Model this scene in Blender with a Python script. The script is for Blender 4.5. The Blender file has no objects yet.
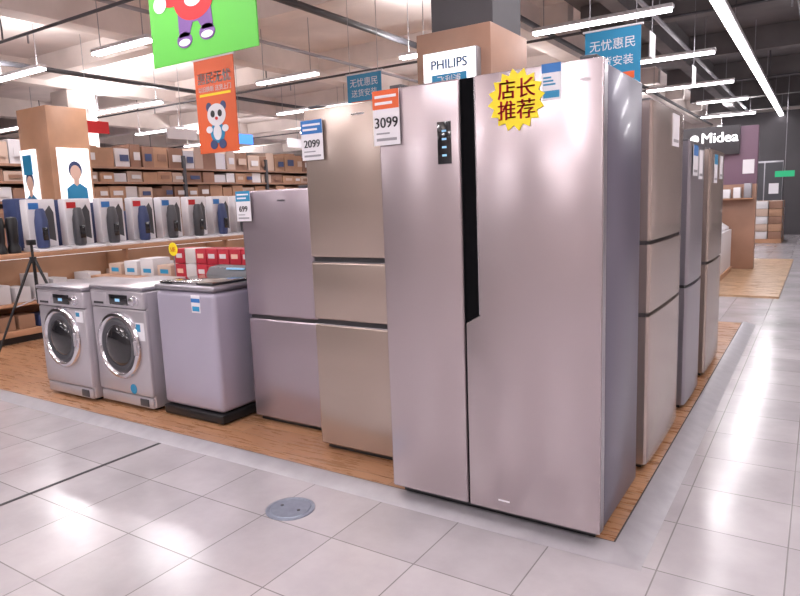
import bpy, bmesh, math, random
from mathutils import Vector, Matrix
random.seed(7)
S=bpy.context.scene
S.view_settings.view_transform='Standard'
S.view_settings.exposure=0.0

# ---------------------------------------------------------------- materials
def mat(name,col,rough=0.5,metal=0.0,emit=None,estr=1.0,noise=None,coat=0.0,bump=0.0,spec=None,cloud=0.0):
    m=bpy.data.materials.new(name); m.use_nodes=True
    nt=m.node_tree; b=nt.nodes['Principled BSDF']
    b.inputs['Base Color'].default_value=(*col,1); b.inputs['Roughness'].default_value=rough
    b.inputs['Metallic'].default_value=metal
    if spec is not None: b.inputs['Specular IOR Level'].default_value=spec
    if coat: b.inputs['Coat Weight'].default_value=coat; b.inputs['Coat Roughness'].default_value=0.10
    if emit: b.inputs['Emission Color'].default_value=(*emit,1); b.inputs['Emission Strength'].default_value=estr
    if cloud:   # very slight large-scale sheet-metal waviness
        tc=nt.nodes.new('ShaderNodeTexCoord'); n=nt.nodes.new('ShaderNodeTexNoise'); n.inputs['Scale'].default_value=2.2; n.inputs['Detail'].default_value=1
        nt.links.new(tc.outputs['Object'],n.inputs['Vector'])
        bp=nt.nodes.new('ShaderNodeBump'); bp.inputs['Strength'].default_value=cloud; bp.inputs['Distance'].default_value=.02
        nt.links.new(n.outputs['Fac'],bp.inputs['Height']); nt.links.new(bp.outputs['Normal'],b.inputs['Normal'])
    if noise or bump:
        tc=nt.nodes.new('ShaderNodeTexCoord'); n=nt.nodes.new('ShaderNodeTexNoise')
        n.inputs['Scale'].default_value=(noise[0] if noise else 8); n.inputs['Detail'].default_value=5
        nt.links.new(tc.outputs['Object'],n.inputs['Vector'])
        if noise:
            r=nt.nodes.new('ShaderNodeValToRGB'); k=noise[1]
            r.color_ramp.elements[0].position=.3; r.color_ramp.elements[1].position=.7
            r.color_ramp.elements[0].color=(*[c*(1-k) for c in col],1); r.color_ramp.elements[1].color=(*[min(1,c*(1+k)) for c in col],1)
            nt.links.new(n.outputs['Fac'],r.inputs['Fac']); nt.links.new(r.outputs['Color'],b.inputs['Base Color'])
        if bump:
            bp=nt.nodes.new('ShaderNodeBump'); bp.inputs['Strength'].default_value=bump; bp.inputs['Distance'].default_value=.01
            nt.links.new(n.outputs['Fac'],bp.inputs['Height']); nt.links.new(bp.outputs['Normal'],b.inputs['Normal'])
    return m

def brick_mat(name,c1,c2,mortar,w,h,msize,rough,offset=0.0,loc=(0,0,0),noise_scale=6,namt=.25,grain=None,spec=.5,vein=0,nrough=.7):
    m=bpy.data.materials.new(name); m.use_nodes=True; nt=m.node_tree; b=nt.nodes['Principled BSDF']
    tc=nt.nodes.new('ShaderNodeTexCoord'); mp=nt.nodes.new('ShaderNodeMapping')
    mp.inputs['Location'].default_value=loc
    br=nt.nodes.new('ShaderNodeTexBrick'); br.offset=offset; br.squash=1
    br.inputs['Color1'].default_value=(*c1,1); br.inputs['Color2'].default_value=(*c2,1); br.inputs['Mortar'].default_value=(*mortar,1)
    br.inputs['Scale'].default_value=1; br.inputs['Brick Width'].default_value=w; br.inputs['Row Height'].default_value=h
    br.inputs['Mortar Size'].default_value=msize; br.inputs['Mortar Smooth'].default_value=.3
    nt.links.new(tc.outputs['Object'],mp.inputs['Vector']); nt.links.new(mp.outputs['Vector'],br.inputs['Vector'])
    n=nt.nodes.new('ShaderNodeTexNoise'); n.inputs['Scale'].default_value=noise_scale; n.inputs['Detail'].default_value=8; n.inputs['Roughness'].default_value=nrough
    if vein: n.inputs['Distortion'].default_value=vein
    if grain:
        mp2=nt.nodes.new('ShaderNodeMapping'); mp2.inputs['Scale'].default_value=grain
        nt.links.new(tc.outputs['Object'],mp2.inputs['Vector']); nt.links.new(mp2.outputs['Vector'],n.inputs['Vector'])
    else: nt.links.new(tc.outputs['Object'],n.inputs['Vector'])
    r=nt.nodes.new('ShaderNodeMapRange'); r.inputs['From Min'].default_value=.25; r.inputs['From Max'].default_value=.75
    r.inputs['To Min'].default_value=1-namt; r.inputs['To Max'].default_value=1+namt*.5
    nt.links.new(n.outputs['Fac'],r.inputs['Value'])
    mx=nt.nodes.new('ShaderNodeVectorMath'); mx.operation='SCALE'
    nt.links.new(br.outputs['Color'],mx.inputs[0]); nt.links.new(r.outputs['Result'],mx.inputs['Scale'])
    nt.links.new(mx.outputs['Vector'],b.inputs['Base Color'])
    rr=nt.nodes.new('ShaderNodeMapRange'); rr.inputs['From Min'].default_value=.3; rr.inputs['From Max'].default_value=.7
    rr.inputs['To Min'].default_value=rough*.85; rr.inputs['To Max'].default_value=rough*1.2
    nt.links.new(n.outputs['Fac'],rr.inputs['Value']); nt.links.new(rr.outputs['Result'],b.inputs['Roughness'])
    b.inputs['Specular IOR Level'].default_value=spec
    bp=nt.nodes.new('ShaderNodeBump'); bp.inputs['Strength'].default_value=.2; bp.inputs['Distance'].default_value=.003; bp.invert=True
    nt.links.new(br.outputs['Fac'],bp.inputs['Height']); nt.links.new(bp.outputs['Normal'],b.inputs['Normal'])
    return m

M={}
M['tile']=brick_mat('floor_tile',(.435,.405,.425),(.375,.35,.37),(.20,.185,.19),.4,.4,.003,.20,loc=(.04,.08,0),noise_scale=2.6,namt=.20,spec=.7,nrough=.6)
M['wood_floor']=brick_mat('laminate_floor_shaded',(.42,.225,.12),(.33,.165,.085),(.13,.065,.035),1.2,.13,.002,.28,offset=.4,noise_scale=3,namt=.3,grain=(1.2,10,1))  # front laminate, its shaded tone put into the colour
M['wood_floor2']=brick_mat('laminate_floor_light',(.50,.33,.20),(.42,.26,.15),(.2,.12,.07),1.2,.13,.002,.28,offset=.4,noise_scale=3,namt=.3,grain=(1.2,10,1))
M['trimmetal']=mat('brushed_trim',(.36,.345,.37),.42,.4,noise=(12,.08))
M['ceil']=mat('concrete_ceiling',(.74,.67,.65),.9,noise=(1.2,.10),bump=.2)
M['ceild']=mat('dark_ceiling_paint',(.13,.12,.125),.9,noise=(1.5,.2))
M['beam']=mat('concrete_beam',(.78,.71,.68),.85,noise=(1.6,.1))
M['wall']=mat('store_wall_paint',(.55,.49,.47),.8,noise=(.8,.06))
M['walld']=mat('dark_wall_panel',(.06,.055,.062),.6,noise=(1,.15))
M['wood']=mat('oak_veneer',(.42,.225,.13),.45,noise=(2.2,.18))
M['woodd']=mat('walnut_veneer',(.31,.17,.115),.45,noise=(2.2,.18))
M['black']=mat('black_plastic',(.012,.012,.014),.35)
M['blackg']=mat('black_glass',(.01,.01,.013),.06,coat=.6)
M['recess']=mat('black_handle_recess',(.004,.004,.005),.8,spec=.05)
M['dark']=mat('dark_grey_plastic',(.06,.06,.07),.45)
M['white']=mat('white_plastic',(.74,.72,.75),.35)
M['paper']=mat('white_paper',(.78,.76,.80),.6)
M['blue']=mat('print_blue',(.03,.17,.48),.5)
M['skyblue']=mat('print_sky_blue',(.02,.24,.45),.5)
M['orange']=mat('print_orange',(.72,.12,.03),.5)
M['red']=mat('print_red',(.55,.008,.012),.5)
M['green']=mat('print_green',(.09,.46,.045),.5)
M['yellow']=mat('print_yellow',(.92,.74,.02),.5)
M['purple']=mat('print_purple',(.16,.07,.26),.5)
M['lilac']=mat('mauve_glow_panel',(.20,.12,.17),.5)  # mauve booth wall with its pinkish glow put into the colour
M['grey']=mat('grey_metal',(.35,.34,.37),.4,.6)
M['chrome']=mat('chrome',(.70,.69,.73),.18,1)
M['drain']=mat('drain_metal',(.30,.34,.42),.4,.7,noise=(30,.1))
M['fr_main']=mat('fridge_rose_champagne_steel',(.46,.392,.412),.24,.68,coat=.25,cloud=.08)
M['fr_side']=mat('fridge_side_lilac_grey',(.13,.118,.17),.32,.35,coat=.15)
M['fr_champ']=mat('fridge_champagne',(.46,.372,.325),.25,.68,coat=.2,cloud=.08)
M['fr_mauve']=mat('fridge_mauve',(.41,.345,.385),.26,.66,coat=.2,cloud=.08)
M['fr_pearl']=mat('fridge_pearl_champagne',(.52,.43,.395),.26,.7,coat=.2,cloud=.08)
M['fr_grey']=mat('fridge_grey_steel',(.35,.33,.37),.28,.7,coat=.2,cloud=.06)
M['lav']=mat('washer_lavender_grey',(.44,.41,.51),.28,.3,coat=.3)
M['silver']=mat('washer_silver',(.52,.49,.53),.30,.5,coat=.2)
M['card']=mat('cardboard',(.38,.22,.14),.8,noise=(3,.15))
M['card2']=mat('cardboard_dark',(.26,.145,.10),.8,noise=(3,.15))
M['card3']=mat('cardboard_pale',(.50,.37,.30),.8)
M['boxr']=mat('red_carton',(.42,.02,.04),.5)
M['boxw']=mat('white_carton',(.62,.60,.62),.5)
M['boxb']=mat('navy_carton',(.04,.06,.16),.5)
M['tube']=mat('fluorescent_tube',(1,1,1),.5,emit=(1,.96,.98),estr=10)
M['lamp']=mat('lightbox_and_letter_glow',(.9,.9,.9),.5,emit=(1,.97,1),estr=.8)
M['screenb']=mat('blue_lightbox',(.02,.1,.8),.5,emit=(.05,.3,1),estr=1.3)
M['exit']=mat('exit_sign_green',(.0,.3,.12),.5,emit=(.05,.6,.28),estr=.35)
M['screen']=mat('display_glow',(.2,.4,.6),.4,emit=(.4,.7,1),estr=.35)
M['skin']=mat('poster_skin',(.75,.50,.40),.6)
M['slot']=mat('dark_slot',(.03,.028,.032),.7)  # dark filler for door gaps, trim lines and the floor joint

# ---------------------------------------------------------------- mesh builder
class B:
    def __init__(s,name,parent=None):
        s.name=name; s.bm=bmesh.new(); s.mats=[]; s.texts=[]; s.parent=parent
    def mi(s,m):
        mm=M[m]
        if mm not in s.mats: s.mats.append(mm)
        return s.mats.index(mm)
    def merge(s,t,m,mtx=None):
        i=s.mi(m)
        for f in t.faces: f.material_index=i; f.smooth=True
        bmesh.ops.recalc_face_normals(t,faces=t.faces[:])
        for e in t.edges:
            if len(e.link_faces)==2 and e.calc_face_angle(0)>math.radians(38): e.smooth=False
        if mtx: bmesh.ops.transform(t,matrix=mtx,verts=t.verts[:])
        me=bpy.data.meshes.new('t'); t.to_mesh(me); t.free(); s.bm.from_mesh(me); bpy.data.meshes.remove(me)
    def box(s,a,b,m,bev=0.0,seg=2,mtx=None):
        t=bmesh.new(); bmesh.ops.create_cube(t,size=1)
        c=[(a[i]+b[i])/2 for i in range(3)]; d=[abs(b[i]-a[i]) for i in range(3)]
        for v in t.verts: v.co=Vector((c[0]+v.co.x*d[0],c[1]+v.co.y*d[1],c[2]+v.co.z*d[2]))
        if bev: bmesh.ops.bevel(t,geom=t.edges[:],offset=min(bev,min(d)*.45),segments=seg,profile=.5,affect='EDGES')
        s.merge(t,m,mtx); return s
    def prism(s,pts,axis,a,b,m,bev=0,mtx=None):
        t=bmesh.new()
        def mk(p,q):
            if axis==0: return (q,p[0],p[1])
            if axis==1: return (p[0],q,p[1])
            return (p[0],p[1],q)
        v0=[t.verts.new(mk(p,a)) for p in pts]; v1=[t.verts.new(mk(p,b)) for p in pts]
        t.faces.new(v0); t.faces.new(v1)
        n=len(pts)
        for i in range(n): t.faces.new((v0[i],v0[(i+1)%n],v1[(i+1)%n],v1[i]))
        bmesh.ops.recalc_face_normals(t,faces=t.faces[:])
        if bev: bmesh.ops.bevel(t,geom=t.edges[:],offset=bev,segments=2,profile=.5,affect='EDGES')
        s.merge(t,m,mtx); return s
    def hull(s,vs,fs,m):
        t=bmesh.new(); vv=[t.verts.new(v) for v in vs]
        for f in fs: t.faces.new([vv[i] for i in f])
        s.merge(t,m); return s
    def cyl(s,c,axis,r,h,m,seg=32,r2=None,mtx=None):
        t=bmesh.new(); bmesh.ops.create_cone(t,cap_ends=True,segments=seg,radius1=r,radius2=(r if r2 is None else r2),depth=abs(h))
        bmesh.ops.translate(t,verts=t.verts[:],vec=(0,0,h/2))
        R=Matrix.Identity(4)
        if axis==0: R=Matrix.Rotation(math.pi/2,4,'Y')
        if axis==1: R=Matrix.Rotation(-math.pi/2,4,'X')
        bmesh.ops.transform(t,matrix=Matrix.Translation(c)@R,verts=t.verts[:])
        s.merge(t,m,mtx); return s
    def lathe(s,prof,c,axis,m,seg=40,mtx=None):
        t=bmesh.new(); rings=[]
        for r,h in prof:
            ring=[]
            for i in range(seg):
                a=2*math.pi*i/seg; x,y=r*math.cos(a),r*math.sin(a)
                p=(x,y,h) if axis==2 else ((x,h,y) if axis==1 else (h,x,y))
                ring.append(t.verts.new((c[0]+p[0],c[1]+p[1],c[2]+p[2])))
            rings.append(ring)
        for k in range(len(rings)-1):
            for i in range(seg):
                t.faces.new((rings[k][i],rings[k][(i+1)%seg],rings[k+1][(i+1)%seg],rings[k+1][i]))
        if prof[0][0]>1e-4: t.faces.new(rings[0])
        if prof[-1][0]>1e-4: t.faces.new(rings[-1])
        bmesh.ops.remove_doubles(t,verts=t.verts[:],dist=1e-5)
        s.merge(t,m,mtx); return s
    def rod(s,p,q,r,m,seg=10,r2=None):
        p=Vector(p);q=Vector(q);d=q-p
        t=bmesh.new(); bmesh.ops.create_cone(t,cap_ends=True,segments=seg,radius1=r,radius2=r2 or r,depth=d.length)
        mt=Matrix.Translation((p+q)/2)@d.to_track_quat('Z','Y').to_matrix().to_4x4()
        s.merge(t,m,mt); return s
    def disc(s,cx,cz,rx,rz,y,m,seg=28,mtx=None,th=.002):
        pts=[(cx+rx*math.cos(2*math.pi*i/seg),cz+rz*math.sin(2*math.pi*i/seg)) for i in range(seg)]
        return s.prism(pts,1,y,y-th,m,mtx=mtx)
    def text(s,body,loc,size,m,align='LEFT',ext=.0008,face='-y'):
        s.texts.append((body,loc,size,m,align,ext,face)); return s
    def done(s,mtx=None):
        me=bpy.data.meshes.new(s.name); s.bm.to_mesh(me); s.bm.free()
        for m in s.mats: me.materials.append(m)
        o=bpy.data.objects.new(s.name,me); S.collection.objects.link(o)
        for k,(body,loc,size,m,align,ext,face) in enumerate(s.texts):
            c=bpy.data.curves.new('lettering','FONT'); c.body=body; c.size=size; c.extrude=ext; c.align_x=align
            c.resolution_u=3
            c.materials.append(M[m]); t=bpy.data.objects.new('lettering',c); S.collection.objects.link(t)
            t.parent=o; t.location=loc
            t.rotation_euler=(math.pi/2,0,0 if face=='-y' else math.pi/2)
        return o

# ---------------------------------------------------------------- room shell
b=B('floor'); b.box((-27,-9,-.12),(4.5,27,0),'tile'); b.done()
b=B('display_platform')
b.box((-10.3,2.385,0.0),(-.60,7.25,.028),'wood_floor')
b.done()
b=B('trim_1')   # sloped metal ramp trim round the platform
b.prism([(2.285,0.001),(2.385,0.001),(2.385,.034),(2.365,.034)],0,-10.3,-.605,'trimmetal')
b.box((-10.3,2.385,.026),(-.60,2.394,.031),'slot')
b.done()
b=B('trim_2')
b.prism([(-.49,0.001),(-.605,0.001),(-.605,.034),(-.585,.034)],1,2.385,7.3,'trimmetal')
b.hull([(-.605,2.385,.034),(-.585,2.385,.034),(-.605,2.365,.034),(-.49,2.385,.001),(-.49,2.285,.001),(-.605,2.285,.001),(-.583,2.363,.034)],
       [(0,2,6,1),(1,6,4,3),(6,2,5,4)],'trimmetal')
b.box((-.613,2.394,.026),(-.605,7.25,.031),'slot')
b.done()
b=B('display_platform'); b.box((-10.3,7.31,0),(-2.5,12,.026),'wood_floor2'); b.done()
b=B('display_platform'); b.box((-2.4,9.2,0),(-.38,14.2,.026),'wood_floor2')
b.done()
b=B('ceiling'); b.box((-27,-9,4.3),(4.5,27,4.45),'ceil')
b.done()
b=B('dark_ceiling_panel')  # darker panel covering the right zone of the ceiling
b.box((-3.3,5.5,4.2),(4.4,26.9,4.299),'ceild'); b.done()
b=B('wall_back'); b.box((-27,26.9,0),(4.5,27.1,4.3),'wall'); b.done()
b=B('wall_left'); b.box((-27.1,-9,0),(-26.9,27,4.3),'wall'); b.done()
b=B('wall_right'); b.box((4.4,-9,0),(4.6,27,4.3),'wall'); b.done()
b=B('wall_front'); b.box((-27,-9.1,0),(4.5,-8.9,4.3),'wall'); b.done()
b=B('ceiling_beams')
for y in (3.6,6.9,10.2,13.5,16.8,20.1,23.4): b.box((-26.9,y,3.95),(-3.4,y+.28,4.3),'beam')
for x in (-22,-17.5,-13,-8.7,-4.2): b.box((x,-8.9,3.85),(x+.35,26.9,4.3),'beam')
b.done()
b=B('ceiling_beams')
for y in (6.9,10.2,13.5,16.8,20.1,23.4): b.box((-3.2,y,3.8),(4.4,y+.25,4.19),'ceild')
for x in (-2.4,.6,3.2): b.box((x,5.6,3.7),(x+.2,26.9,4.19),'ceild')
b.done()
b=B('ceiling_pipes')
for x,z,r in ((-5.3,3.72,.045),(-6.9,3.74,.025),(-3.4,3.68,.035),(-10.6,3.7,.04),(-.3,3.62,.06),(-1.9,3.6,.03)):
    b.rod((x,-8,z),(x,26,z),r,'dark' if r>.03 else 'grey',12)
for y in (4.6,9.4,15.6):
    b.rod((-26,y,3.62),(3.8,y,3.62),.02,'dark',10)
for x in range(-25,3,4):
    for y in (4.6,9.4,15.6): b.rod((x,y,3.62),(x,y,4.3),.012,'dark',8); b.rod((x+.6,y,3.62),(x+.6,y,3.5),.012,'grey',8)
b.done()

# ---------------------------------------------------------------- lights
NF=[0]
def fixture(x0,x1,y,z=3.4,w=28):
    b=B('fluorescent_ceiling_light'); 
    b.box((x0,y-.055,z+.035),(x1,y+.055,z+.08),'white',.005)
    for dy in (-.035,.035): b.cyl((x0+.02,y+dy,z+.015),0,.018,x1-x0-.04,'tube',10)
    for xx in (x0+.15,x1-.15): b.rod((xx,y,z+.08),(xx,y,4.28),.006,'grey',6)
    o=b.done(); NF[0]+=1
    l=bpy.data.lights.new('tube_lamp','AREA'); l.shape='RECTANGLE'; l.size=(x1-x0); l.size_y=.11; l.energy=w*(x1-x0)/1.3; l.color=(1,.955,.985)
    lo=bpy.data.objects.new('tube_lamp',l); S.collection.objects.link(lo); lo.parent=o; lo.location=((x0+x1)/2,y,z-.006)
    if NF[0]%2==0:  # added upward fill to brighten the ceiling, not part of the fixture
        l=bpy.data.lights.new('added_ceiling_fill','AREA'); l.shape='RECTANGLE'; l.size=(x1-x0); l.size_y=.1; l.energy=55*(x1-x0)/1.3; l.color=(1,.95,.94)
        lo=bpy.data.objects.new('added_ceiling_fill',l); S.collection.objects.link(lo); lo.parent=o; lo.location=((x0+x1)/2,y,z+.083); lo.rotation_euler=(math.pi,0,0)
for y,xs in ((5.25,[(-15.5,-13.7),(-10.6,-9.28),(-8.05,-6.87),(.6,2.2)]),
             (8.2,[(-16.8,-15),(-12.8,-10.6),(-8.06,-6.74),(-5.2,-4.65),(-3.19,-1.51),(.6,2.2)]),
             (11.1,[(-20,-18),(-15.5,-13.6),(-10.35,-8.31),(-5.8,-4.6),(-2.54,-1.43),(.6,2.2)]),
             (14.3,[(-22,-20),(-17.5,-15.6),(-12.5,-10.8),(-7.5,-5.9),(-3.12,-1.5),(.6,2.2)]),
             (17.2,[(-19.7,-17.8),(-15,-13),(-10,-8.2),(-5.5,-4),(-2.6,-1.5)]),
             (20.6,[(-22,-20),(-16,-14),(-11,-9.4),(-6,-4.4),(-3,-1.6)]),
             (24,[(-20,-18),(-13,-11),(-8,-6),(-3,-1.6)]),
             (2.2,[(-10.6,-9.1),(-7.0,-5.5),(-4.4,-2.9),(.4,1.9)]),
             (-.9,[(-9,-7.5),(-6.2,-4.7),(-3.1,-1.6),(.4,1.9)]),
             (-4,[(-10,-8.5),(-6.2,-4.7),(-3.1,-1.6),(.4,1.9)]),
             (-7,[(-8,-6.5),(-3.1,-1.6),(.4,1.9)])):
    for a,c in xs: fixture(a,c,y)
b=B('linear_ceiling_light')
b.box((-1.14,-3,3.44),(-1.0,26,3.5),'white',.004)
b.box((-1.12,-3,3.405),(-1.02,26,3.44),'tube')
for y in range(-2,26,3): b.rod((-1.07,y,3.5),(-1.07,y,4.28),.006,'grey',6)
o=b.done()
for y in (-1.5,4,9,14,19,24):
    l=bpy.data.lights.new('strip_lamp','AREA'); l.shape='RECTANGLE'; l.size=.09; l.size_y=3.4; l.energy=36; l.color=(1,.955,.985)
    lo=bpy.data.objects.new('strip_lamp',l); S.collection.objects.link(lo); lo.parent=o; lo.location=(-1.07,y,3.40)

# ---------------------------------------------------------------- fridges (front faces -y)
def feet(b,x0,x1,y0,y1,z0=.028):
    for x in (x0+.06,x1-.06):
        for y in (y0+.12,y1-.06): b.cyl((x,y,z0),2,.022,.05,'black',16)

b=B('side_by_side_refrigerator')
x0,x1,yf,yb,zt=-1.60,-.65,2.33,2.93,1.84
b.box((x0+.008,yf+.075,.07),(x1-.004,yb,zt-.012),'fr_side',.008)
b.box((x0+.02,yf+.055,.075),(x1-.02,yf+.08,zt-.02),'slot')
b.box((x0,yf,.075),(-1.213,yf+.062,zt),'fr_main',.009,3)
b.prism([(-1.203,.075),(x1,.075),(x1,zt),(-1.145,zt),(-1.140,.90),(-1.203,.865)],1,yf,yf+.062,'fr_main',.005)
b.prism([(-1.204,.87),(-1.141,.905),(-1.146,zt-.002),(-1.204,zt-.002)],1,yf+.012,yf+.058,'recess')
b.box((-1.214,yf+.012,.075),(-1.202,yf+.06,zt-.002),'recess')
b.prism([(-1.1412,.905),(-1.1380,.905),(-1.1430,zt-.004),(-1.1462,zt-.004)],1,yf-.001,yf+.02,'chrome')
b.box((x0+.03,yf+.05,.036),(x1-.03,yb-.05,.075),'black',.004)
feet(b,x0,x1,yf,yb)
for x in (x0+.05,x1-.09): b.box((x,yf+.02,zt-.001),(x+.06,yf+.14,zt+.016),'dark',.004)
b.box((x0+.2,yb-.1,zt-.012),(x1-.2,yb-.02,zt+.01),'dark',.004)
b.box((x1-.003,yf+.012,.08),(x1+.0006,yf+.052,zt-.006),'fr_grey')
b.box((-1.312,yf-.0025,1.515),(-1.250,yf,1.682),'blackg',.001)
for k in range(4): b.box((-1.291,yf-.0035,1.545+k*.032),(-1.271,yf-.0025,1.553+k*.032),'screen')
b.text('MIDS',(-.735,yf-.001,1.765),.018,'dark')
b.box((-.872,yf-.002,1.715),(-.80,yf,1.842),'paper'); b.box((-.872,yf-.003,1.81),(-.80,yf-.002,1.842),'blue')
for k,w in enumerate((.03,.038,.046)): b.box((-.866,yf-.003,1.790-k*.012),(-.866+w,yf-.002,1.796-k*.012),'skyblue')
b.box((-.866,yf-.003,1.722),(-.806,yf-.002,1.747),'skyblue')
pts=[]
for i in range(32):
    r=.114 if i%2==0 else .092; a=2*math.pi*i/32+.1; pts.append((-.972+r*math.cos(a),1.730+r*math.sin(a)))
b.prism(pts,1,yf-.0015,yf-.0045,'yellow')
for dx in (-.0016,.0016):
    b.text('店长',(-.970+dx,yf-.0055,1.742),.076,'red','CENTER')
    b.text('推荐',(-.970+dx,yf-.0055,1.666),.076,'red','CENTER')
b.box((-1.07,yf-.001,.122),(-1.02,yf,.128),'paper')
b.done()

def price_tag(name,x0,x1,z0,z1,y,top,num):
    b=B(name)
    h=z1-z0
    b.box((x0,y,z0),(x1,y+.003,z1),'paper'); b.box((x0,y-.001,z1-h*.34),(x1,y,z1),top)
    for k in range(2): b.box((x0+.012,y-.0018,z1-h*(.14+.12*k)),(x1-.012-.02*k,y-.001,z1-h*(.09+.12*k)),'paper')
    for dx in (-.0009,.0009): b.text(num,((x0+x1)/2+dx,y-.0015,z0+h*.32),h*.27,'dark','CENTER')
    b.box((x0+.015,y-.0015,z0+h*.08),(x1-.015,y-.0003,z0+h*.13),'grey')
    b.box((x0+.015,y-.0015,z0+h*.20),(x1-.05,y-.0003,z0+h*.23),'grey')
    b.box((x0+.02,y+.003,z1-.03),(x1-.02,y+.011,z1-.005),'white')
    return b.done()
price_tag('price_tag',-1.617,-1.485,1.610,1.835,yf-.012,'orange','3099')

b=B('three_door_refrigerator')
x0,x1,yf,yb,zt=-2.272,-1.70,2.62,3.22,1.86
b.box((x0+.006,yf+.06,.06),(x1-.006,yb,zt-.01),'fr_side',.008)
b.box((x0+.014,yf+.045,.065),(x1-.014,yf+.065,zt-.015),'slot')
for a,c in ((.06,.738),(.762,1.072),(1.096,zt)): b.box((x0,yf,a),(x1,yf+.05,c),'fr_champ',.012,3)
for z in (.75,1.084):
    b.box((x0+.01,yf+.02,z-.012),(x1-.01,yf+.05,z+.012),'slot')
    b.box((x0+.006,yf+.001,z-.014),(x1-.006,yf+.012,z-.010),'chrome')
b.box((x0+.03,yf+.03,.034),(x1-.03,yb-.05,.06),'black')
feet(b,x0,x1,yf,yb)
b.box((x0+.03,yf+.01,zt),(x0+.1,yf+.1,zt+.014),'dark',.004)
b.box((-1.96,yf-.001,1.80),(-1.88,yf,1.808),'chrome')
b.done()
price_tag('price_tag',-2.275,-2.135,1.60,1.80,2.605,'blue','2099')

b=B('two_door_refrigerator')
x0,x1,yf,yb,zt=-2.965,-2.40,2.80,3.38,1.47
b.box((x0+.006,yf+.06,.06),(x1-.006,yb,zt-.012),'fr_side',.008)
b.box((x0+.014,yf+.045,.065),(x1-.014,yf+.065,zt-.015),'slot')
b.box((x0,yf,.06),(x1,yf+.05,.692),'fr_mauve',.012,3); b.box((x0,yf,.712),(x1,yf+.05,zt),'fr_mauve',.012,3)
b.box((x0+.01,yf+.02,.69),(x1-.01,yf+.05,.714),'slot')
b.box((x0+.03,yf+.03,.034),(x1-.03,yb-.05,.06),'black')
feet(b,x0,x1,yf,yb)
b.box((x1-.1,yf+.01,zt),(x1-.03,yf+.1,zt+.014),'dark',.004)
b.text('Haisen',(-2.66,yf-.001,1.40),.022,'dark')
b.done()
price_tag('price_tag',-2.985,-2.865,1.29,1.47,2.785,'skyblue','699')

# ---------------------------------------------------------------- right row fridges (doors face +x)
def side_fridge(name,xf,y0,y1,zt,splits,m,depth=.62,tags=()):
    b=B(name); z0=.06; xb=xf-depth
    b.box((xb,y0+.006,z0),(xf-.06,y1-.006,zt-.012),'fr_side',.008)
    b.box((xf-.066,y0+.012,z0+.005),(xf-.045,y1-.012,zt-.015),'slot')
    zs=[z0]+splits+[zt]
    for k in range(len(zs)-1):
        a=zs[k]+(.010 if k else 0); c=zs[k+1]-(.010 if k<len(zs)-2 else 0)
        pr=[(xf-.052,y0),(xf-.014,y0),(xf-.004,y0+.015),(xf,y0+.05)]+[(xf+.006*math.sin(math.pi*t/6),y0+.05+(y1-y0-.1)*t/6) for t in range(1,6)]+[(xf,y1-.05),(xf-.004,y1-.015),(xf-.014,y1),(xf-.052,y1)]
        b.prism(pr,2,a,c,m)
    for z in splits: b.box((xf-.05,y0+.01,z-.012),(xf-.018,y1-.01,z+.012),'slot')
    b.box((xb+.05,y0+.03,.034),(xf-.03,y1-.03,z0),'black')
    for x in (xb+.06,xf-.08):
        for y in (y0+.06,y1-.06): b.cyl((x,y,.028),2,.022,.04,'black',14)
    b.box((xf-.11,y0+.03,zt),(xf-.02,y0+.1,zt+.014),'dark',.003)
    for (ya,yc,za,zc,t) in tags:
        b.box((xf+.006,ya,za),(xf+.009,yc,zc),'paper'); b.box((xf+.009,ya,zc-(zc-za)*.35),(xf+.010,yc,zc),t)
        b.box((xf+.009,ya+.02,za+.02),(xf+.010,yc-.02,za+.035),'grey')
    b.done()
side_fridge('three_door_refrigerator',-.65,3.12,3.93,1.78,[.80,1.14],'fr_pearl',tags=((3.55,3.72,1.60,1.76,'paper'),))
side_fridge('two_door_refrigerator',-.65,4.15,4.72,1.66,[.80],'fr_grey',tags=((4.2,4.36,1.46,1.64,'blue'),(4.42,4.56,1.44,1.62,'paper')))
side_fridge('two_door_refrigerator',-.65,4.98,5.75,1.65,[.86],'fr_champ',tags=((5.1,5.26,1.42,1.62,'skyblue'),(5.4,5.55,1.45,1.62,'paper')))

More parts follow.
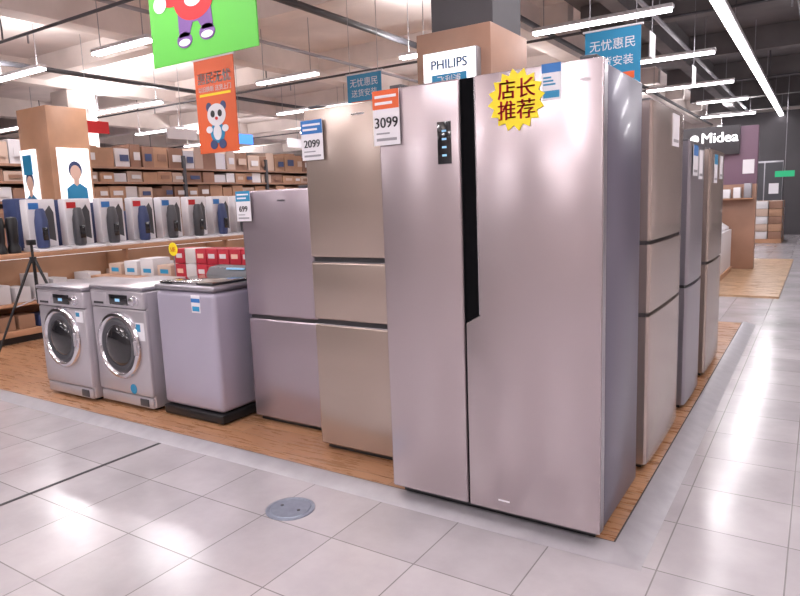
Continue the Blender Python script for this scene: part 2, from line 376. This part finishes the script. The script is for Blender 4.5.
# ---------------------------------------------------------------- washers
def drum_washer(x0,y,zt,cz,r,seed):
    b=B('front_load_washing_machine'); x1=x0+.595; yb=y+.55; cx=(x0+x1)/2
    b.box((x0,y+.02,.05),(x1,yb,zt-.03),'silver',.012,3)
    b.box((x0,y,.13),(x1,y+.04,zt-.155),'silver',.012,3)
    b.box((x0,y-.004,zt-.150),(x1,y+.04,zt-.03),'silver',.012,3)
    b.box((x0-.004,y-.008,zt-.028),(x1+.004,yb+.004,zt),'fr_grey',.010,3)
    b.box((x0+.01,y+.004,.05),(x1-.01,y+.03,.125),'silver',.008)
    b.box((x0+.012,y+.014,zt-.156),(x1-.012,y+.03,zt-.148),'slot')
    b.box((x1-.14,y-.002,.062),(x1-.05,y+.006,.112),'dark',.003)
    b.box((x0+.02,y-.009,zt-.135),(x0+.19,y,zt-.05),'silver',.006); b.box((x0+.05,y-.012,zt-.128),(x0+.16,y-.006,zt-.113),'slot')
    b.box((cx-.07,y-.010,zt-.128),(cx+.13,y-.003,zt-.058),'blackg',.003)
    b.box((cx+.0,y-.0115,zt-.105),(cx+.05,y-.0095,zt-.085),'screen')
    b.lathe([(.036,0),(.036,-.006),(.031,-.010),(.029,-.032),(.024,-.036),(0,-.037)],(x1-.085,y-.004,zt-.092),1,'chrome',32)
    c=(cx,y,cz)
    b.lathe([(r,.01),(r,-.012),(r-.010,-.028),(r-.030,-.034),(r-.044,-.026),(r-.050,-.012)],c,1,'chrome',56)
    b.lathe([(r-.046,-.020),(r-.062,-.028),(r-.085,-.022),(r-.088,-.010)],c,1,'dark',56)
    b.lathe([(r-.086,-.012),(r-.10,-.030),(r-.14,-.046),(r-.19,-.052),(0,-.054)],c,1,'blackg',56)
    b.box((cx+r-.040,y-.040,cz-.05),(cx+r-.012,y-.026,cz+.05),'silver',.006)
    b.box((x1-.11,y-.002,zt-.36 if seed else zt-.25),(x1-.02,y+.0,zt-.24 if seed else zt-.17),'paper')
    b.box((x1-.105,y-.003,zt-.30 if seed else zt-.21),(x1-.06,y-.0015,zt-.25 if seed else zt-.18),'skyblue')
    if seed:
        b.prism([(x1-.20+.035*math.cos(a*math.pi/8),.17+.035*math.sin(a*math.pi/8)) for a in range(16)],1,y+.002,y-.002,'skyblue')
    for x in (x0+.06,x1-.06):
        for yy in (y+.08,yb-.06): b.cyl((x,yy,.028),2,.025,.03,'black',16)
    b.done()
drum_washer(-4.905,2.53,.860,.485,.225,0)
drum_washer(-4.29,2.58,.880,.47,.235,1)

b=B('top_load_washing_machine')
x0,x1,y0,y1=-3.625,-3.06,2.62,3.18
b.box((x0,y0,.10),(x1,y1,.865),'lav',.035,4)
b.prism([(x0-.0,y0-.008),(x1+.003,y0-.008),(x1+.003,y1),(x0,y1)],2,.034,.095,'black',.012)
b.box((x0-.004,y0-.004,.868),(x1+.004,y1+.004,.905),'fr_grey',.016,3)
b.box((x0+.03,y0+.02,.905),(x1-.03,y1-.16,.922),'blackg',.008,3)
b.box((x0+.17,y0+.012,.905),(x1-.17,y0+.03,.926),'chrome',.004)
b.prism([(y1-.15,.903),(y1,.903),(y1,.975),(y1-.10,.965)],0,x0+.005,x1-.005,'dark',.006)
b.box((x0+.2,y1-.12,.955),(x1-.2,y1-.10,.966),'screen')
for i in range(5): b.cyl((x0+.08+i*.02,y1-.1,.958),2,.006,.008,'chrome',12)
b.box((-3.27,y0-.002,.735),(-3.19,y0,.845),'paper'); b.box((-3.27,y0-.003,.80),(-3.19,y0-.002,.825),'blue'); b.box((-3.262,y0-.003,.745),(-3.198,y0-.002,.775),'skyblue')
for x in (x0+.06,x1-.06):
    for yy in (y0+.06,y1-.06): b.cyl((x,yy,.028),2,.025,.012,'black',14)
b.done()

# ---------------------------------------------------------------- gift cartons on stand behind the washers
b=B('carton_display_table')
b.box((-6.2,3.75,.72),(-3.2,4.35,.75),'wood',.004)
for x in (-6.15,-3.25):
    for y in (3.8,4.3): b.box((x-.03,y-.03,.028),(x+.03,y+.03,.72),'wood')
b.box((-6.1,4.28,.1),(-3.3,4.3,.72),'wood')
for i in range(12):
    x=-4.98+i*.145; m='boxr' if i>2 else ('boxw' if i%2 else 'boxr')
    for k in range(2 if i<8 else 1):
        z=.75+k*.14
        b.box((x,3.85,z),(x+.135,4.05,z+.135),m,.002)
        b.box((x+.02,3.849,z+.05),(x+.10,3.85,z+.09),'boxw' if (i+k)%3 else 'skin')
for i in range(4):
    x=-6.1+i*.26; b.box((x,3.9,.75),(x+.2,4.1,.86+.03*(i%3)),'boxw' if i%3 else 'card3',.003); b.box((x+.04,3.899,.78),(x+.16,3.9,.82),'skyblue')
b.done()
b=B('round_price_sign'); b.rod((-4.82,3.72,.028),(-4.82,3.72,1.0),.006,'grey'); b.cyl((-4.82,3.72,.028),2,.09,.01,'grey')
b.disc(-4.82,1.03,.06,.06,3.715,'yellow'); b.text('5折',(-4.82,3.711,1.01),.05,'red','CENTER'); b.done()

# ---------------------------------------------------------------- small appliance gondola along y at x=-7.2
b=B('small_appliance_counter')
b.box((-7.95,3.2,.028),(-7.15,9.6,.10),'black')
b.box((-7.95,3.2,.10),(-7.55,9.6,.93),'wood',.003)
b.box((-7.95,3.2,.93),(-7.05,9.6,.98),'wood',.006)
b.box((-7.9,3.2,.42),(-7.12,9.6,.45),'wood',.003)
b.box((-7.9,3.2,.10),(-7.12,9.6,.16),'wood',.003)
for y in (3.2,4.8,6.4,8.0,9.57): b.box((-7.95,y,.1),(-7.12,y+.03,.93),'wood')
b.box((-7.5,3.25,.915),(-7.2,9.55,.928),'lamp')
for i in range(30):
    y=3.28+i*.21
    b.box((-7.5,y,.451),(-7.2,y+.16,.451+random.uniform(.15,.3)),random.choice(['boxw','boxw','card3','white']),.004)
    b.box((-7.5,y,.161),(-7.2,y+.17,.161+random.uniform(.12,.2)),random.choice(['card','card3','boxw','boxb']),.004)
b.done()
def bottle_box(y,k):
    b=B('boxed_vacuum_flask')
    x=-7.16; z=.981
    b.prism([(x-.24,z),(x+.09,z),(x+.09,z+.018),(x-.06,z+.04),(x-.24,z+.04)],1,y-.01,y+.36,'white',.003)
    b.box((x-.24,y,z+.04),(x-.10,y+.32,z+.57),'white',.012)
    b.box((x-.10,y+.16,z+.10),(x-.098,y+.30,z+.53),'paper')
    b.prism([(y+.19,z+.14),(y+.29,z+.10),(y+.29,z+.42),(y+.25,z+.50),(y+.20,z+.44)],0,x-.098,x-.094,'dark')
    b.box((x-.098,y+.02,z+.46),(x-.095,y+.13,z+.53),'red' if k%2 else 'blue')
    b.lathe([(.055,0),(.064,.02),(.068,.16),(.066,.30),(.054,.36),(.050,.40),(.035,.43),(0,.432)],(x-.02,y+.10,z+.036),2,'dark' if k%3 else 'boxb',24)
    b.cyl((x-.02,y+.10,z+.32),2,.062,.014,'chrome',24)
    b.box((x+.042,y+.07,z+.12),(x+.05,y+.13,z+.26),'blackg',.003)
    b.done()
for k in range(13): bottle_box(3.74+k*.43,k)
b=B('blender_display')
for k,(y,m) in enumerate(((3.28,'boxr'),(3.42,'black'),(3.56,'black'))):
    b.lathe([(.06,0),(.065,.05),(.045,.1),(.05,.12),(.06,.34),(.05,.38),(0,.39)],(-7.25,y,.981),2,m,24)
b.done()
b=B('coffee_machine_row')
for k in range(12):
    y=3.3+k*.5; h=random.uniform(.40,.60); m=random.choice(['black','dark','boxb'])
    b.box((-7.9,y,.981),(-7.6,y+.24,.981+h),m,.02); b.box((-7.6,y+.02,1.0),(-7.55,y+.2,1.05),m,.008); b.cyl((-7.575,y+.11,1.12),0,.03,.03,'chrome',16)
b.done()

# stocked racks along y
def rack(name,x,y0,y1,levels,depth=.7,mix=('card','card','card2','card3','boxw')):
    b=B(name)
    n=int((y1-y0)/2)
    for i in range(n+1):
        y=y0+(y1-y0)*i/n
        for xx in (x,x-depth): b.box((xx-.03,y-.03,0),(xx+.03,y+.03,levels[-1]+.25),'dark')
    for z in levels: b.box((x-depth,y0,z-.04),(x+.01,y1,z),'woodd')
    b.box((x-depth+.02,y0,.05),(x-depth+.05,y1,levels[-1]+.2),'card2')
    for k,z in enumerate(levels):
        top=(levels[k+1]-.05 if k+1<len(levels) else z+.45)
        y=y0+.06
        while y<y1-.4:
            w=random.uniform(.22,.40); h=random.uniform(.70,1.0)*(top-z)
            m=random.choice(mix); b.box((x-depth+.1,y,z),(x-random.uniform(.02,.08),y+w,z+h),m)
            if random.random()<.7: b.box((x-.02,y+w*.2,z+h*.3),(x-.012,y+w*.8,z+h*.65),random.choice(['boxw','card3','boxw','boxb','card2']))
            y+=w+random.uniform(.005,.03)
    b.done()
rack('stocked_storage_rack',-11,4.2,16,[.35,.85,1.3,1.62,1.94,2.22],mix=('card','card','card2','card2','card3','boxw'))
rack('stocked_storage_rack',-14.5,2,18,[.35,.9,1.4,1.9,2.35],mix=('card','card2','card3','boxw'))
rack('stocked_storage_rack',-19,2,20,[.35,.9,1.4,1.9,2.4],mix=('card','boxw','card3','boxb','boxr'))
b=B('hanging_category_sign')
for y,m in ((6.2,'red'),(8.1,'paper'),(9.6,'screenb'),(11.4,'paper'),(13,'orange')):
    b.box((-10.4,y,2.72),(-10.37,y+.7,2.92),m); b.rod((-10.385,y+.35,2.92),(-10.385,y+.35,4.3),.005,'grey',6)
b.done()

# ---------------------------------------------------------------- columns
b=B('wood_clad_column')
b.box((-8.9,4.6,0.029),(-8.2,5.15,2.74),'wood',.01)
b.box((-8.86,4.57,1.05),(-8.52,4.6,2.22),'lamp'); b.box((-8.2,4.68,1.05),(-8.17,5.10,2.22),'lamp')
b.box((-8.8,4.56,1.9),(-8.6,4.57,2.15),'skyblue')
def portrait(cx,y,cz,s,mtx=None):
    b.disc(cx,cz+.03*s,.125*s,.155*s,y+.001,'boxb',mtx=mtx)
    b.disc(cx,cz-.02*s,.10*s,.135*s,y-.002,'skin',mtx=mtx)
    b.prism([(cx-.05*s,cz-.26*s),(cx+.05*s,cz-.26*s),(cx+.045*s,cz-.1*s),(cx-.045*s,cz-.1*s)],1,y-.001,y-.003,'skin',mtx=mtx)
    b.prism([(cx-.20*s,cz-.60*s),(cx+.20*s,cz-.60*s),(cx+.19*s,cz-.30*s),(cx+.06*s,cz-.21*s),(cx,cz-.26*s),(cx-.06*s,cz-.21*s),(cx-.19*s,cz-.30*s)],1,y-.001,y-.004,'skyblue',mtx=mtx)
portrait(-8.69,4.568,1.80,.75)
Rm=Matrix.Translation((-8.17,4.89,0))@Matrix.Rotation(math.pi/2,4,'Z')
portrait(0,-.002,1.92,.72,Rm)
b.done()
b=B('wood_clad_column')
b.box((-2.40,4.0,.029),(-1.84,4.62,2.50),'woodd',.006)
b.box((-2.32,4.08,2.50),(-1.86,4.55,4.29),'walld')
b.done()
b=B('brand_lightbox_sign')
b.box((-2.31,3.93,2.10),(-1.91,4.0,2.35),'grey',.004)
b.box((-2.305,3.925,2.105),(-1.915,3.93,2.345),'lamp')
for dx in (-.001,.001): b.text('PHILIPS',(-2.11+dx,3.922,2.235),.086,'blue','CENTER')
b.box((-2.24,3.922,2.13),(-1.98,3.925,2.20),'skyblue'); b.text('飞利浦',(-2.11,3.920,2.14),.06,'paper','CENTER')
b.done()
for (x,y) in ((-13.3,7.6),(-6.5,14),(-17.5,10)):
    b=B('structural_column'); b.box((x,y,0),(x+.6,y+.6,3.84),'beam',.01); b.box((x-.02,y-.02,0.001),(x+.62,y+.62,1.2),'wood'); b.done()

# ---------------------------------------------------------------- hanging banners
def wires(b,x0,x1,y,z):
    for x in (x0,x1): b.rod((x,y,z),(x,y,4.29),.003,'grey',6)
b=B('hanging_banner')   # green with cartoon bear
X0,X1,Z0,Z1,yy=-3.92,-2.92,2.345,3.15,3.0
b.box((X0,yy,Z0),(X1,yy+.01,Z1),'green'); wires(b,X0+.1,X1-.1,yy+.005,Z1)
cx=-3.47; dz=.04
b.disc(cx-.11,2.44+dz,.075,.05,yy-.001,'purple'); b.disc(cx+.11,2.46+dz,.075,.05,yy-.001,'purple')
b.disc(cx-.11,2.425+dz,.055,.022,yy-.003,'paper'); b.disc(cx+.11,2.445+dz,.055,.022,yy-.003,'paper')
b.prism([(cx-.16,2.46+dz),(cx-.06,2.46+dz),(cx-.02,2.54+dz),(cx+.03,2.54+dz),(cx+.07,2.48+dz),(cx+.17,2.48+dz),(cx+.16,2.64+dz),(cx-.16,2.64+dz)],1,yy-.001,yy-.003,'purple')
b.disc(cx,2.68+dz,.19,.13,yy-.002,'red'); b.disc(cx-.21,2.72+dz,.10,.055,yy-.001,'red'); b.disc(cx+.22,2.75+dz,.10,.055,yy-.001,'red')
b.disc(cx,2.68+dz,.08,.045,yy-.004,'paper'); b.disc(cx,2.92+dz,.18,.15,yy-.003,'paper'); b.disc(cx,2.88+dz,.09,.07,yy-.005,'purple')
b.disc(cx-.33,2.70+dz,.065,.055,yy-.003,'paper'); b.disc(cx+.34,2.73+dz,.065,.055,yy-.003,'paper')
b.done()
b=B('hanging_banner')   # orange with mascot
X0,X1,Z0,Z1,yy=-4.69,-4.20,1.86,2.66,4.0
b.box((X0,yy,Z0),(X1,yy+.008,Z1),'orange'); b.rod((X0-.02,yy+.004,Z1),(X1+.02,yy+.004,Z1),.01,'white'); wires(b,X0+.04,X1-.04,yy+.004,Z1)
cx=(X0+X1)/2
for dx in (-.003,0,.003): b.text('惠民无忧',(cx+dx,yy-.002,2.455),.105,'paper','CENTER')
b.text('以旧换新 送货上门',(cx,yy-.002,2.385),.05,'paper','CENTER')
b.box((X0+.05,yy-.002,2.345),(X1-.05,yy-.0005,2.365),'yellow')
b.disc(cx-.09,2.25,.035,.04,yy-.001,'boxb'); b.disc(cx+.09,2.25,.035,.04,yy-.001,'boxb')
b.disc(cx,2.18,.115,.095,yy-.002,'paper'); b.disc(cx-.045,2.19,.026,.03,yy-.004,'black'); b.disc(cx+.045,2.19,.026,.03,yy-.004,'black'); b.disc(cx,2.15,.018,.014,yy-.004,'red')
b.disc(cx,2.03,.09,.09,yy-.001,'skyblue'); b.disc(cx,2.03,.05,.065,yy-.004,'paper'); b.disc(cx-.10,2.06,.04,.03,yy-.003,'paper'); b.disc(cx+.10,2.06,.04,.03,yy-.003,'paper')
b.disc(cx-.055,1.93,.045,.04,yy-.003,'boxb'); b.disc(cx+.055,1.93,.045,.04,yy-.003,'boxb')
b.done()
def blue_banner(X0,X1,Z0,Z1,yy):
    b=B('hanging_banner')
    b.box((X0,yy,Z0),(X1,yy+.008,Z1),'skyblue'); b.rod((X0-.02,yy+.004,Z1),(X1+.02,yy+.004,Z1),.01,'white'); wires(b,X0+.04,X1-.04,yy+.004,Z1)
    h=Z1-Z0; cx=(X0+X1)/2
    b.text('无忧惠民',(cx,yy-.002,Z0+h*.66),(X1-X0)*.21,'paper','CENTER')
    b.text('送货安装',(cx,yy-.002,Z0+h*.38),(X1-X0)*.19,'paper','CENTER')
    b.box((X0+.05,yy-.002,Z0+h*.12),(X1-.05,yy-.0005,Z0+h*.24),'orange')
    b.done()
blue_banner(-4.52,-4.06,2.40,2.79,6.0)
blue_banner(-1.84,-1.36,2.30,2.80,6.0)
b=B('hanging_aisle_sign')
for x,y in ((-1.5,9.5),(-1.55,7.2)): b.box((x,y,2.75),(x+.01,y+.25,3.0),'paper'); b.rod((x,y+.12,3.0),(x,y+.12,4.2),.004,'grey',6)
b.done()

# ---------------------------------------------------------------- far right booth
b=B('brand_booth_wall')
b.box((-2.7,12.3,.027),(-.91,12.5,1.45),'woodd',.004)
b.box((-2.7,12.3,1.45),(-.91,12.5,2.40),'lilac',.004)
b.box((-2.7,12.22,1.95),(-1.17,12.3,2.42),'walld',.004)
for dx in (-.005,0,.005): b.text('Midea',(-1.76+dx,12.212,2.16),.235,'lamp','LEFT',.003)  # letters and logo disc given a glow of their own to read bright
b.cyl((-1.86,12.22,2.23),1,.07,-.008,'lamp',20)
b.box((-1.12,12.29,1.62),(-.95,12.3,1.85),'paper')
b.box((-1.9,12.1,1.2),(-.93,12.3,1.22),'wood')
for i in range(6): b.box((-1.85+i*.155,12.12,1.22),(-1.74+i*.155,12.25,1.22+random.uniform(.12,.24)),random.choice(['white','dark','grey']),.01)
b.done()
b=B('stove_display_counter')
b.box((-1.95,9.6,.027),(-1.22,12.0,.72),'white',.008); b.box((-1.97,9.58,.027),(-1.2,12.02,.10),'wood')
for k in range(5):
    y=9.68+k*.46
    b.prism([(-1.90,.721),(-1.25,.721),(-1.25,.76),(-1.62,1.02),(-1.9,1.02)],1,y,y+.40,'white',.004)
    for t in (.1,.3): b.cyl((-1.47,y+t-.01,.90),2,.05,.03,'dark',16)
b.done()
b=B('carton_stack_table')
b.box((-1.75,18.6,0.001),(-.78,20.0,.10),'wood')
for i in range(3):
    for j in range(4):
        for k in range(5):
            b.box((-1.7+i*.31,18.65+j*.33,.1+k*.19),(-1.41+i*.31,18.96+j*.33,.28+k*.19),('card','card3','card2','boxw')[(i*3+j+k*2)%4],.004)
b.done()
b=B('wall_partition'); b.box((-2.6,22.0,0.001),(.8,22.15,3.55),'walld'); b.done()
b=B('door_1')
b.box((-1.9,21.96,0.001),(-.95,21.999,2.15),'grey',.01)
b.box((-1.88,21.95,0.02),(-1.44,21.96,2.1),'dark'); b.box((-1.41,21.95,0.02),(-.97,21.96,2.1),'dark')
b.box((-1.3,21.94,1.2),(-1.05,21.95,1.5),'paper')
b.done()
b=B('exit_sign'); b.box((-.95,18,1.62),(-.55,18.04,1.76),'exit'); b.rod((-.75,18.02,1.76),(-.75,18.02,4.2),.008,'grey',6); b.done()

# ---------------------------------------------------------------- floor drain, dark seam, tripod
b=B('floor_drain_cover')
b.lathe([(.112,.0),(.112,.003),(.098,.004),(.096,.002),(.092,.002),(.090,.005),(0,.006)],(-1.97,2.03,.0005),2,'drain',48)
b.cyl((-2.02,2.03,.006),2,.008,.002,'dark',12); b.cyl((-1.92,2.03,.006),2,.008,.002,'dark',12)
b.done()
b=B('floor_expansion_joint'); b.box((-3.253,-3,.0005),(-3.231,2.28,.002),'slot'); b.done()
b=B('camera_tripod')
ax,ay=-6.2,3.2
b.rod((ax,ay,.55),(ax,ay,1.12),.012,'black'); b.box((ax-.035,ay-.03,1.10),(ax+.035,ay+.03,1.15),'black',.006)
b.cyl((ax,ay,.93),2,.03,.06,'black',16)
for a in (2.6,4.5,.4):
    b.rod((ax+.02*math.cos(a),ay+.02*math.sin(a),.96),(ax+.42*math.cos(a),ay+.42*math.sin(a),.036),.014,'black',10,r2=.009)
    b.rod((ax,ay,.6),(ax+.2*math.cos(a),ay+.2*math.sin(a),.53),.006,'grey',8)
b.done()

b=B('baseboard_back'); b.box((-26.9,26.86,0.001),(4.4,26.9,.12),'walld'); b.done()

# ---------------------------------------------------------------- camera
cd=bpy.data.cameras.new('camera'); co=bpy.data.objects.new('camera',cd); S.collection.objects.link(co)
f=644.0
Lv=Vector((-999,-58,f)).normalized(); Y=Vector((420,-112,f)); X=-Lv
Y=(Y-X*Y.dot(X)).normalized(); Z=X.cross(Y)
right=Vector((X.x,Y.x,Z.x)); up=-Vector((X.y,Y.y,Z.y)); back=-Vector((X.z,Y.z,Z.z))
R=Matrix((right,up,back)).transposed().to_4x4()
co.matrix_world=Matrix.Translation((0,0,1.37))@R
cd.sensor_width=36; cd.sensor_fit='HORIZONTAL'; cd.lens=f/800*36; cd.clip_end=100
S.camera=co
W=bpy.data.worlds.new('world'); S.world=W; W.use_nodes=True
W.node_tree.nodes['Background'].inputs[0].default_value=(.6,.58,.62,1); W.node_tree.nodes['Background'].inputs[1].default_value=.3
